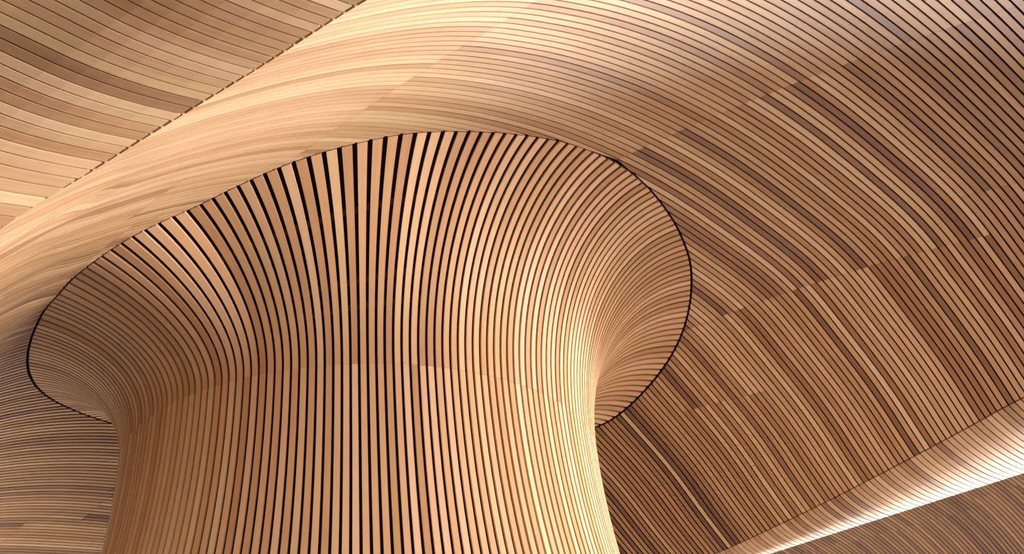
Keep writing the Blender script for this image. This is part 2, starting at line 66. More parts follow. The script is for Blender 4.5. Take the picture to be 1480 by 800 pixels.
[[2.17,2.638],[2.032,2.606],[1.907,2.583],[1.794,2.568],[1.692,2.562],[1.597,2.562],[1.507,2.564],[1.417,2.563],[1.329,2.56],[1.243,2.555],[1.159,2.549],[1.078,2.546],[1.0,2.545],[0.924,2.548],[0.851,2.553],[0.78,2.561],[0.711,2.573]],
[[2.108,2.505],[1.975,2.476],[1.855,2.455],[1.747,2.442],[1.649,2.437],[1.558,2.438],[1.472,2.441],[1.386,2.441],[1.302,2.44],[1.219,2.436],[1.138,2.431],[1.06,2.428],[0.985,2.429],[0.913,2.432],[0.843,2.438],[0.775,2.447],[0.709,2.458]]],"T":[[[10.632,3.62],[10.64,3.616],[10.647,3.612],[10.656,3.608],[10.665,3.604],[10.675,3.6],[10.686,3.597],[10.697,3.594],[10.71,3.591],[10.723,3.589],[10.739,3.587],[10.756,3.586],[10.777,3.586]],
[[10.557,3.646],[10.565,3.641],[10.572,3.637],[10.581,3.633],[10.59,3.629],[10.6,3.626],[10.61,3.623],[10.622,3.62],[10.634,3.617],[10.648,3.615],[10.663,3.613],[10.681,3.612],[10.702,3.612]],
[[10.483,3.667],[10.49,3.663],[10.497,3.659],[10.506,3.655],[10.515,3.651],[10.525,3.647],[10.535,3.644],[10.547,3.641],[10.559,3.639],[10.573,3.637],[10.588,3.635],[10.605,3.634],[10.626,3.634]],
[[10.408,3.685],[10.415,3.68],[10.422,3.676],[10.431,3.673],[10.44,3.669],[10.45,3.666],[10.46,3.662],[10.471,3.66],[10.484,3.657],[10.497,3.655],[10.512,3.653],[10.53,3.652],[10.55,3.653]],
[[10.333,3.699],[10.34,3.695],[10.347,3.691],[10.356,3.687],[10.365,3.684],[10.374,3.68],[10.385,3.677],[10.396,3.674],[10.408,3.672],[10.422,3.67],[10.437,3.668],[10.454,3.667],[10.475,3.668]],
[[10.258,3.71],[10.265,3.706],[10.272,3.702],[10.281,3.698],[10.29,3.695],[10.299,3.692],[10.31,3.689],[10.321,3.686],[10.333,3.683],[10.347,3.681],[10.362,3.68],[10.379,3.679],[10.399,3.68]],
[[10.183,3.719],[10.19,3.714],[10.197,3.71],[10.206,3.707],[10.215,3.703],[10.224,3.7],[10.235,3.697],[10.246,3.694],[10.258,3.692],[10.271,3.69],[10.286,3.689],[10.303,3.688],[10.323,3.688]],
[[10.108,3.724],[10.115,3.72],[10.122,3.716],[10.131,3.712],[10.139,3.709],[10.149,3.706],[10.159,3.703],[10.17,3.7],[10.183,3.698],[10.196,3.696],[10.211,3.694],[10.227,3.694],[10.247,3.694]],
[[10.033,3.726],[10.04,3.722],[10.047,3.718],[10.056,3.715],[10.064,3.712],[10.074,3.708],[10.084,3.705],[10.095,3.703],[10.107,3.701],[10.12,3.699],[10.135,3.697],[10.152,3.697],[10.172,3.697]],
[[9.958,3.726],[9.965,3.722],[9.972,3.718],[9.98,3.715],[9.989,3.712],[9.999,3.708],[10.009,3.706],[10.02,3.703],[10.032,3.701],[10.045,3.699],[10.059,3.698],[10.076,3.697],[10.096,3.698]],
[[9.883,3.724],[9.89,3.72],[9.897,3.716],[9.905,3.712],[9.914,3.709],[9.924,3.706],[9.934,3.703],[9.945,3.701],[9.956,3.698],[9.969,3.697],[9.984,3.695],[10.001,3.695],[10.02,3.696]],
[[9.808,3.718],[9.816,3.714],[9.824,3.71],[9.833,3.706],[9.842,3.703],[9.852,3.699],[9.863,3.696],[9.875,3.693],[9.888,3.691],[9.902,3.689],[9.918,3.688],[9.936,3.687],[9.958,3.688]],
[[9.733,3.711],[9.742,3.706],[9.752,3.7],[9.763,3.696],[9.775,3.691],[9.788,3.687],[9.802,3.684],[9.816,3.68],[9.832,3.677],[9.85,3.675],[9.869,3.673],[9.892,3.673],[9.919,3.674]],
[[9.658,3.701],[9.669,3.695],[9.681,3.689],[9.694,3.683],[9.707,3.678],[9.722,3.673],[9.738,3.669],[9.756,3.665],[9.774,3.662],[9.795,3.659],[9.818,3.657],[9.844,3.656],[9.875,3.657]],
[[9.583,3.689],[9.595,3.682],[9.609,3.675],[9.623,3.669],[9.639,3.663],[9.656,3.658],[9.674,3.653],[9.693,3.649],[9.714,3.645],[9.737,3.642],[9.763,3.64],[9.793,3.639],[9.828,3.64]],
[[9.495,3.683],[9.51,3.675],[9.526,3.668],[9.544,3.66],[9.563,3.654],[9.584,3.648],[9.606,3.642],[9.63,3.637],[9.656,3.633],[9.685,3.629],[9.717,3.627],[9.753,3.627],[9.796,3.628]],
[[9.396,3.684],[9.415,3.674],[9.437,3.666],[9.46,3.657],[9.486,3.65],[9.513,3.643],[9.542,3.637],[9.574,3.632],[9.608,3.628],[9.645,3.624],[9.687,3.623],[9.735,3.623],[9.791,3.626]],
[[9.292,3.686],[9.317,3.676],[9.345,3.666],[9.375,3.657],[9.408,3.649],[9.443,3.642],[9.481,3.636],[9.521,3.63],[9.565,3.626],[9.613,3.623],[9.667,3.623],[9.729,3.624],[9.801,3.63]],
[[9.183,3.691],[9.215,3.68],[9.251,3.669],[9.289,3.66],[9.33,3.652],[9.375,3.644],[9.422,3.638],[9.474,3.633],[9.529,3.629],[9.59,3.627],[9.658,3.628],[9.736,3.631],[9.828,3.64]],
[[9.07,3.699],[9.11,3.686],[9.154,3.675],[9.202,3.666],[9.253,3.657],[9.308,3.65],[9.368,3.644],[9.432,3.639],[9.501,3.637],[9.577,3.636],[9.662,3.638],[9.759,3.645],[9.874,3.657]],
[[8.952,3.708],[9.001,3.695],[9.055,3.684],[9.113,3.674],[9.176,3.665],[9.244,3.659],[9.317,3.653],[9.396,3.65],[9.481,3.649],[9.575,3.65],[9.679,3.655],[9.799,3.665],[9.94,3.681]],
[[8.829,3.717],[8.889,3.704],[8.954,3.693],[9.024,3.684],[9.1,3.676],[9.182,3.67],[9.27,3.666],[9.365,3.664],[9.469,3.665],[9.582,3.669],[9.709,3.677],[9.854,3.691],[10.025,3.713]],
[[8.702,3.726],[8.769,3.712],[8.843,3.7],[8.923,3.69],[9.009,3.681],[9.102,3.675],[9.202,3.672],[9.311,3.67],[9.428,3.671],[9.558,3.676],[9.703,3.686],[9.869,3.702],[10.065,3.728]],
[[8.593,3.717],[8.665,3.702],[8.743,3.69],[8.828,3.679],[8.92,3.671],[9.019,3.665],[9.126,3.661],[9.241,3.659],[9.367,3.661],[9.505,3.666],[9.66,3.676],[9.838,3.694],[10.048,3.722]],
[[8.489,3.701],[8.564,3.685],[8.645,3.672],[8.734,3.662],[8.829,3.653],[8.933,3.647],[9.045,3.643],[9.165,3.642],[9.297,3.643],[9.441,3.649],[9.603,3.66],[9.79,3.678],[10.01,3.707]],
[[8.385,3.68],[8.462,3.664],[8.546,3.651],[8.637,3.64],[8.736,3.631],[8.843,3.625],[8.958,3.621],[9.083,3.62],[9.219,3.622],[9.369,3.627],[9.537,3.639],[9.73,3.658],[9.958,3.688]],
[[8.28,3.654],[8.359,3.638],[8.445,3.625],[8.539,3.614],[8.64,3.605],[8.749,3.599],[8.867,3.595],[8.995,3.594],[9.135,3.596],[9.288,3.602],[9.46,3.613],[9.659,3.633],[9.894,3.664]],
[[8.176,3.624],[8.256,3.608],[8.343,3.594],[8.438,3.583],[8.541,3.575],[8.652,3.568],[8.772,3.565],[8.902,3.563],[9.044,3.566],[9.2,3.572],[9.375,3.584],[9.577,3.604],[9.817,3.636]],
[[8.071,3.627],[8.157,3.61],[8.251,3.596],[8.353,3.585],[8.463,3.576],[8.583,3.57],[8.712,3.566],[8.852,3.565],[9.004,3.568],[9.173,3.575],[9.362,3.588],[9.58,3.61],[9.839,3.644]]],"B":[[[10.777,3.586],[11.114,3.898],[11.473,4.204],[11.852,4.497],[12.249,4.764],[12.66,4.998],[13.084,5.187],[13.519,5.323],[13.961,5.395],[14.408,5.393],[14.785,5.359],[15.069,5.314],[15.468,5.212],[15.82,5.086],[16.172,4.92],[16.512,4.711],[16.853,4.428],[17.233,4.017]],
[[10.702,3.612],[11.044,3.926],[11.41,4.233],[11.798,4.522],[12.204,4.785],[12.625,5.013],[13.06,5.197],[13.503,5.328],[13.954,5.396],[14.408,5.393],[14.785,5.359],[15.069,5.314],[15.468,5.212],[15.82,5.086],[16.172,4.92],[16.512,4.711],[16.853,4.428],[17.233,4.017]],
[[10.626,3.634],[10.974,3.951],[11.347,4.258],[11.744,4.545],[12.159,4.804],[12.59,5.028],[13.034,5.207],[13.487,5.333],[13.946,5.398],[14.408,5.393],[14.785,5.359],[15.069,5.314],[15.468,5.212],[15.82,5.086],[16.172,4.92],[16.512,4.711],[16.853,4.428],[17.233,4.017]],
[[10.55,3.653],[10.904,3.973],[11.285,4.28],[11.69,4.565],[12.114,4.822],[12.555,5.041],[13.009,5.216],[13.471,5.338],[13.939,5.4],[14.408,5.393],[14.785,5.359],[15.069,5.314],[15.468,5.212],[15.82,5.086],[16.172,4.92],[16.512,4.711],[16.853,4.428],[17.233,4.017]],
[[10.475,3.668],[10.834,3.991],[11.222,4.299],[11.636,4.583],[12.07,4.837],[12.52,5.053],[12.983,5.224],[13.455,5.342],[13.931,5.401],[14.408,5.393],[14.785,5.359],[15.069,5.314],[15.468,5.212],[15.82,5.086],[16.172,4.92],[16.512,4.711],[16.853,4.428],[17.233,4.017]],
[[10.399,3.68],[10.764,4.007],[11.16,4.316],[11.582,4.599],[12.025,4.851],[12.485,5.064],[12.958,5.231],[13.439,5.346],[13.924,5.403],[14.408,5.393],[14.785,5.359],[15.069,5.314],[15.468,5.212],[15.82,5.086],[16.172,4.92],[16.512,4.711],[16.853,4.428],[17.233,4.017]],
[[10.323,3.688],[10.695,4.019],[11.098,4.33],[11.528,4.613],[11.98,4.863],[12.45,5.073],[12.932,5.238],[13.422,5.35],[13.916,5.404],[14.408,5.393],[14.785,5.359],[15.069,5.314],[15.468,5.212],[15.82,5.086],[16.172,4.92],[16.512,4.711],[16.853,4.428],[17.233,4.017]],
[[10.247,3.694],[10.625,4.029],[11.036,4.341],[11.474,4.625],[11.935,4.873],[12.414,5.081],[12.906,5.243],[13.405,5.353],[13.908,5.405],[14.408,5.393],[14.785,5.359],[15.069,5.314],[15.468,5.212],[15.82,5.086],[16.172,4.92],[16.512,4.711],[16.853,4.428],[17.233,4.017]],
[[10.172,3.697],[10.556,4.037],[10.973,4.351],[11.42,4.634],[11.89,4.882],[12.378,5.089],[12.88,5.249],[13.388,5.356],[13.9,5.406],[14.408,5.393],[14.785,5.359],[15.069,5.314],[15.468,5.212],[15.82,5.086],[16.172,4.92],[16.512,4.711],[16.853,4.428],[17.233,4.017]],
[[10.096,3.698],[10.486,4.041],[10.911,4.358],[11.366,4.642],[11.845,4.89],[12.343,5.095],[12.853,5.253],[13.371,5.359],[13.891,5.408],[14.408,5.393],[14.785,5.359],[15.069,5.314],[15.468,5.212],[15.82,5.086],[16.172,4.92],[16.512,4.711],[16.853,4.428],[17.233,4.017]],
[[10.02,3.696],[10.417,4.044],[10.849,4.363],[11.312,4.649],[11.8,4.896],[12.307,5.101],[12.827,5.257],[13.354,5.362],[13.883,5.409],[14.408,5.393],[14.785,5.359],[15.069,5.314],[15.468,5.212],[15.82,5.086],[16.172,4.92],[16.512,4.711],[16.853,4.428],[17.233,4.017]],
[[9.958,3.688],[10.36,4.04],[10.798,4.362],[11.268,4.65],[11.763,4.898],[12.278,5.103],[12.805,5.259],[13.34,5.363],[13.876,5.409],[14.408,5.393],[14.785,5.359],[15.069,5.314],[15.468,5.212],[15.82,5.086],[16.172,4.92],[16.512,4.711],[16.853,4.428],[17.233,4.017]],
[[9.919,3.674],[10.324,4.029],[10.766,4.353],[11.241,4.643],[11.74,4.894],[12.259,5.1],[12.791,5.258],[13.331,5.363],[13.871,5.409],[14.408,5.393],[14.785,5.359],[15.069,5.314],[15.468,5.212],[15.82,5.086],[16.172,4.92],[16.512,4.711],[16.853,4.428],[17.233,4.017]],
[[9.875,3.657],[10.284,4.016],[10.731,4.344],[11.21,4.637],[11.714,4.889],[12.238,5.098],[12.775,5.257],[13.32,5.363],[13.866,5.41],[14.408,5.393],[14.785,5.359],[15.069,5.314],[15.468,5.212],[15.82,5.086],[16.172,4.92],[16.512,4.711],[16.853,4.428],[17.233,4.017]],
[[9.828,3.64],[10.242,4.002],[10.693,4.333],[11.177,4.629],[11.686,4.885],[12.216,5.095],[12.759,5.256],[13.309,5.362],[13.861,5.41],[14.408,5.393],[14.785,5.359],[15.069,5.314],[15.468,5.212],[15.82,5.086],[16.172,4.92],[16.512,4.711],[16.853,4.428],[17.233,4.017]],
[[9.796,3.628],[10.213,3.993],[10.667,4.326],[11.154,4.624],[11.667,4.881],[12.2,5.093],[12.747,5.255],[13.301,5.362],[13.857,5.41],[14.408,5.393],[14.785,5.359],[15.069,5.314],[15.468,5.212],[15.82,5.086],[16.172,4.92],[16.512,4.711],[16.853,4.428],[17.233,4.017]],
[[9.791,3.626],[10.208,3.991],[10.663,4.325],[11.151,4.623],[11.664,4.881],[12.198,5.093],[12.745,5.255],[13.3,5.362],[13.856,5.41],[14.408,5.393],[14.785,5.359],[15.069,5.314],[15.468,5.212],[15.82,5.086],[16.172,4.92],[16.512,4.711],[16.853,4.428],[17.233,4.017]],
[[9.801,3.63],[10.217,3.994],[10.671,4.327],[11.158,4.625],[11.67,4.882],[12.203,5.093],[12.749,5.255],[13.302,5.362],[13.857,5.41],[14.408,5.393],[14.785,5.359],[15.069,5.314],[15.468,5.212],[15.82,5.086],[16.172,4.92],[16.512,4.711],[16.853,4.428],[17.233,4.017]],
[[9.828,3.64],[10.241,4.002],[10.693,4.333],[11.177,4.629],[11.686,4.884],[12.215,5.095],[12.758,5.256],[13.309,5.362],[13.861,5.41],[14.408,5.393],[14.785,5.359],[15.069,5.314],[15.468,5.212],[15.82,5.086],[16.172,4.92],[16.512,4.711],[16.853,4.428],[17.233,4.017]],
[[9.874,3.657],[10.283,4.015],[10.73,4.343],[11.209,4.636],[11.713,4.889],[12.237,5.098],[12.775,5.257],[13.32,5.363],[13.866,5.41],[14.408,5.393],[14.785,5.359],[15.069,5.314],[15.468,5.212],[15.82,5.086],[16.172,4.92],[16.512,4.711],[16.853,4.428],[17.233,4.017]],
[[9.94,3.681],[10.343,4.035],[10.784,4.358],[11.255,4.647],[11.753,4.896],[12.269,5.102],[12.799,5.259],[13.336,5.363],[13.874,5.409],[14.408,5.393],[14.785,5.359],[15.069,5.314],[15.468,5.212],[15.82,5.086],[16.172,4.92],[16.512,4.711],[16.853,4.428],[17.233,4.017]],
[[10.025,3.713],[10.421,4.06],[10.853,4.377],[11.316,4.66],[11.804,4.905],[12.31,5.107],[12.829,5.261],[13.356,5.363],[13.884,5.409],[14.408,5.393],[14.785,5.359],[15.069,5.314],[15.468,5.212],[15.82,5.086],[16.172,4.92],[16.512,4.711],[16.853,4.428],[17.233,4.017]],
[[10.065,3.728],[10.457,4.071],[10.885,4.386],[11.344,4.667],[11.827,4.909],[12.329,5.109],[12.844,5.262],[13.366,5.364],[13.889,5.409],[14.408,5.393],[14.785,5.359],[15.069,5.314],[15.468,5.212],[15.82,5.086],[16.172,4.92],[16.512,4.711],[16.853,4.428],[17.233,4.017]],
[[10.048,3.722],[10.442,4.066],[10.872,4.382],[11.332,4.664],[11.817,4.907],[12.321,5.108],[12.838,5.262],[13.362,5.364],[13.887,5.409],[14.408,5.393],[14.785,5.359],[15.069,5.314],[15.468,5.212],[15.82,5.086],[16.172,4.92],[16.512,4.711],[16.853,4.428],[17.233,4.017]],
[[10.01,3.707],[10.407,4.055],[10.841,4.374],[11.305,4.658],[11.794,4.904],[12.303,5.106],[12.824,5.261],[13.353,5.363],[13.882,5.409],[14.408,5.393],[14.785,5.359],[15.069,5.314],[15.468,5.212],[15.82,5.086],[16.172,4.92],[16.512,4.711],[16.853,4.428],[17.233,4.017]],
[[9.958,3.688],[10.36,4.04],[10.799,4.362],[11.269,4.65],[11.764,4.898],[12.278,5.103],[12.805,5.259],[13.34,5.363],[13.876,5.409],[14.408,5.393],[14.785,5.359],[15.069,5.314],[15.468,5.212],[15.82,5.086],[16.172,4.92],[16.512,4.711],[16.853,4.428],[17.233,4.017]],
[[9.894,3.664],[10.301,4.021],[10.746,4.348],[11.223,4.639],[11.725,4.891],[12.247,5.099],[12.782,5.258],[13.325,5.363],[13.869,5.41],[14.408,5.393],[14.785,5.359],[15.069,5.314],[15.468,5.212],[15.82,5.086],[16.172,4.92],[16.512,4.711],[16.853,4.428],[17.233,4.017]],
[[9.817,3.636],[10.231,3.999],[10.684,4.331],[11.169,4.627],[11.679,4.883],[12.21,5.094],[12.754,5.256],[13.306,5.362],[13.859,5.41],[14.408,5.393],[14.785,5.359],[15.069,5.314],[15.468,5.212],[15.82,5.086],[16.172,4.92],[16.512,4.711],[16.853,4.428],[17.233,4.017]],
[[9.839,3.644],[10.252,4.005],[10.702,4.336],[11.185,4.631],[11.693,4.886],[12.221,5.096],[12.763,5.256],[13.312,5.362],[13.862,5.41],[14.408,5.393],[14.785,5.359],[15.069,5.314],[15.468,5.212],[15.82,5.086],[16.172,4.92],[16.512,4.711],[16.853,4.428],[17.233,4.017]]],"D":7.989332630270989,"X":-1.0579492202076337,"zc":3.393694518030774,"rc":1.5029879068559588,"f":1934.2781691925527,"th":0.5368343344584373,"ro":-0.08050254166877563,"az":-0.6790776049196433,"rimtab":[2.1458,2.1381,2.1311,2.1244,2.1181,2.1126,2.1078,2.1031,2.0993,2.0974,2.0965,2.0962,2.0976,2.1004,2.104,2.1092,2.1162,2.1246,2.1348,2.1467,2.1588,2.1705,2.1843,2.2014,2.2203,2.24,2.2593,2.2779,2.2978,2.3209,2.3456,2.3677,2.3847,2.397,2.4051,2.407,2.3998,2.3845,2.3713,2.3751,2.3949,2.4171,2.4388,2.4635,2.4871,2.5052,2.5182,2.527,2.5313,2.5319,2.5319,2.5289,2.5167,2.4974,2.477,2.4578,2.4396,2.4235,2.4101,2.3974,2.385,2.3745,2.3666,2.3599,2.3525,2.3432,2.3322,2.3206,2.3096,2.3,2.2911,2.2819,2.272,2.2624,2.2538,2.2462,2.2397,2.2344,2.2309,2.2295,2.2299,2.2316,2.2342,2.2371,2.2413,2.2475,2.255,2.2633,2.2719,2.2803,2.2889,2.2984,2.3087,2.3202,2.3328,2.3466,2.3614,2.3768,2.3925,2.4085,2.4245,2.4402,2.4553,2.4698,2.484,2.498,2.5121,2.5261,2.5404,2.5556,2.5718,2.5891,2.6067,2.6239,2.6394,2.6509,2.6562,2.6563,2.6547,2.6527,2.6494,2.6452,2.6407,2.6358,2.6297,2.623,2.6162,2.6089,2.6008,2.5922,2.5835,2.5744,2.5647,2.5548,2.5449,2.5346,2.524,2.5134,2.5027,2.4918,2.4809,2.47,2.4591,2.4484,2.4377,2.427,2.4165,2.4064,2.3965,2.3867,2.3773,2.3684,2.3598,2.3514,2.3436,2.3365,2.3297,2.3233,2.3177,2.313,2.3086,2.3047,2.302,2.3003,2.2987,2.295,2.2871,2.2763,2.2644,2.2522,2.2405,2.2292,2.2185,2.2082,2.1983,2.1887,2.1796,2.1709,2.1623,2.154]}

EYE = 1.6
PITCH = 0.05
random.seed(11)
RNG = np.random.default_rng(11)
col = bpy.context.scene.collection
AZ = TAB['az']
CA, SA = math.cos(AZ), math.sin(AZ)
SST = np.array(TAB['S'])


def world(s, t, z):
    s, t, z = np.broadcast_arrays(s, t, z)
    return np.stack([s * CA - t * SA, s * SA + t * CA, z + EYE], -1)


def crom(tab, x):
    """Catmull-Rom lookup on the first axis of tab at fractional index x (array)."""
    n = tab.shape[0]
    i = np.clip(np.floor(x).astype(int), 0, n - 2)
    f = (x - i)
    sh = (len(f),) + (1,) * (tab.ndim - 1)
    f = f.reshape(sh)
    p1 = tab[i]
    p2 = tab[i + 1]
    p0 = np.where((i > 0).reshape(sh), tab[np.maximum(i - 1, 0)], 2 * p1 - p2)
    p3 = np.where((i < n - 2).reshape(sh), tab[np.minimum(i + 2, n - 1)], 2 * p2 - p1)
    return p1 + 0.5 * f * (p2 - p0 + f * (2 * p0 - 5 * p1 + 4 * p2 - p3 + f * (3 * (p1 - p2) + p3 - p0)))


class Sheet:
    def __init__(self, key):
        self.tab = np.array(TAB[key])
        self.n = self.tab.shape[1]

    def section(self, s):
        x = min(max((s - SST[0]) / (SST[1] - SST[0]), 0), len(SST) - 1)
        return crom(self.tab, np.array([x]))[0]

    def pos(self, s, v):
        """(t, z) along the section at s for v in 0..1"""
        return crom(self.section(s), np.asarray(v, float) * (self.n - 1))

    def v_at_t(self, s, t):
        vv = np.linspace(0, 1, 200)
        tz = self.pos(s, vv)
        tt = tz[:, 0]
        if tt[0] > tt[-1]:
            return float(np.interp(-t, -tt, vv))
        return float(np.interp(t, tt, vv))


MAIN, LOW, EDGE, FAR = Sheet('M'), Sheet('U'), Sheet('T'), Sheet('B')

# column
CX, CY, ZC, RC = TAB['X'], TAB['D'], TAB['zc'], TAB['rc']
RIMT2 = np.array(TAB['rimtab'])      # rim radius every 2 degrees from -180


def rim_r(ph):
    x = (np.asarray(ph, float) + math.pi) / math.radians(2)
    n = len(RIMT2)
    i = np.floor(x).astype(int)
    f = x - i
    p0, p1, p2, p3 = (RIMT2[(i + k) % n] for k in (-1, 0, 1, 2))
    return p1 + 0.5 * f * (p2 - p0 + f * (2 * p0 - 5 * p1 + 4 * p2 - p3 + f * (3 * (p1 - p2) + p3 - p0)))


def main_height(x, y):
    """height above eye of the main vault over plan point x, y"""
    s = x * CA + y * SA
    t = -x * SA + y * CA
    vv = np.linspace(0, 1, 300)
    tz = MAIN.pos(s, vv)
    return float(np.interp(t, tz[:, 0], tz[:, 1]))


# ------------------------------------------------------------------ materials
def wood(name, ramp, rough=0.5, grain=0.5, spec=0.2):
    m = bpy.data.materials.new(name)
    m.use_nodes = True
    nt = m.node_tree
    N = nt.nodes
    L = nt.links
    N.clear()
    out = N.new('ShaderNodeOutputMaterial')
    b = N.new('ShaderNodeBsdfPrincipled')
    L.new(b.outputs[0], out.inputs[0])
    at = N.new('ShaderNodeAttribute')
    at.attribute_name = 'tone'
    uv = N.new('ShaderNodeUVMap')
    uv.uv_map = 'UVMap'
    mp = N.new('ShaderNodeMapping')
    mp.inputs['Scale'].default_value = (1.6, 95, 1)
    L.new(uv.outputs[0], mp.inputs[0])
    n1 = N.new('ShaderNodeTexNoise')
    n1.inputs['Scale'].default_value = 1.0
    n1.inputs['Detail'].default_value = 5
    n1.inputs['Roughness'].default_value = 0.6
    L.new(mp.outputs[0], n1.inputs['Vector'])
    mp2 = N.new('ShaderNodeMapping')
    mp2.inputs['Scale'].default_value = (2.2, 9, 1)
    L.new(uv.outputs[0], mp2.inputs[0])
    n2 = N.new('ShaderNodeTexNoise')
    n2.inputs['Scale'].default_value = 1.0
    n2.inputs['Detail'].default_value = 3
    L.new(mp2.outputs[0], n2.inputs['Vector'])

    def math_(op, a, c):
        k = N.new('ShaderNodeMath')
        k.operation = op
        for i, q in enumerate((a, c)):
            if hasattr(q, 'links'):
                L.new(q, k.inputs[i])
            else:
                k.inputs[i].default_value = q
        return k.outputs[0]
    g1 = math_('MULTIPLY', math_('SUBTRACT', n1.outputs['Fac'], 0.5), 0.42 * grain)
    g2 = math_('MULTIPLY', math_('SUBTRACT', n2.outputs['Fac'], 0.5), 0.36 * grain)
    f = math_('ADD', math_('ADD', at.outputs['Fac'], g1), g2)
    cr = N.new('ShaderNodeValToRGB')
    el = cr.color_ramp.elements
    el[0].position, el[0].color = ramp[0][0], (*ramp[0][1], 1)
    el[1].position, el[1].color = ramp[-1][0], (*ramp[-1][1], 1)
    for p, c in ramp[1:-1]:
        e = el.new(p)
        e.color = (*c, 1)
    L.new(f, cr.inputs[0])
    # a slight hue drift from board to board
    hs = N.new('ShaderNodeHueSaturation')
    at2 = N.new('ShaderNodeAttribute')
    at2.attribute_name = 'hue'
    hs.inputs['Saturation'].default_value = 1.05
    L.new(at2.outputs['Fac'], hs.inputs['Hue'])
    L.new(cr.outputs[0], hs.inputs['Color'])
    L.new(hs.outputs[0], b.inputs['Base Color'])
    b.inputs['Roughness'].default_value = rough
    b.inputs['Specular IOR Level'].default_value = spec
    bm = N.new('ShaderNodeBump')
    bm.inputs['Strength'].default_value = 0.12
    bm.inputs['Distance'].default_value = 0.002
    L.new(n1.outputs['Fac'], bm.inputs['Height'])
    L.new(bm.outputs[0], b.inputs['Normal'])
    return m


def plain(name, c, rough=0.9, noise=0.0):
    m = bpy.data.materials.new(name)
    m.use_nodes = True
    nt = m.node_tree
    b = nt.nodes['Principled BSDF']
    b.inputs['Base Color'].default_value = (*c, 1)
    b.inputs['Roughness'].default_value = rough
    b.inputs['Specular IOR Level'].default_value = 0.15
    if noise:
        tc = nt.nodes.new('ShaderNodeTexCoord')
        nz = nt.nodes.new('ShaderNodeTexNoise')
        nz.inputs['Scale'].default_value = 3
        nz.inputs['Detail'].default_value = 6
        nt.links.new(tc.outputs['Object'], nz.inputs['Vector'])
        r = nt.nodes.new('ShaderNodeValToRGB')
        r.color_ramp.elements[0].color = (*[q * (1 - noise) for q in c], 1)
        r.color_ramp.elements[1].color = (*[q * (1 + noise) for q in c], 1)
        nt.links.new(nz.outputs['Fac'], r.inputs[0])
        nt.links.new(r.outputs[0], b.inputs['Base Color'])
    return m


CEDAR = [(0.0, (0.085, 0.045, 0.032)), (0.25, (0.185, 0.10, 0.062)), (0.5, (0.37, 0.213, 0.112)),
         (0.72, (0.56, 0.38, 0.235)), (1.0, (0.76, 0.63, 0.49))]
COLW = [(0.0, (0.20, 0.105, 0.055)), (0.3, (0.38, 0.21, 0.107)), (0.55, (0.57, 0.34, 0.188)),
        (0.78, (0.68, 0.46, 0.295)), (1.0, (0.74, 0.56, 0.38))]
M_CEIL = wood('ceiling_cedar', CEDAR)
M_COL = wood('column_cedar', COLW)
M_BACK = plain('dark_acoustic_felt', (0.012, 0.009, 0.008), 0.95, 0.3)
M_BACK2 = plain('brown_acoustic_felt', (0.06, 0.028, 0.012), 0.95, 0.3)
M_CORE = plain('dark_column_lining', (0.016, 0.011, 0.009), 0.8, 0.6)
M_HOOP = plain('stained_hoop', (0.05, 0.028, 0.016), 0.7, 0.4)
M_TRIM = plain('black_shadow_gap', (0.008, 0.006, 0.006), 0.8, 0.3)


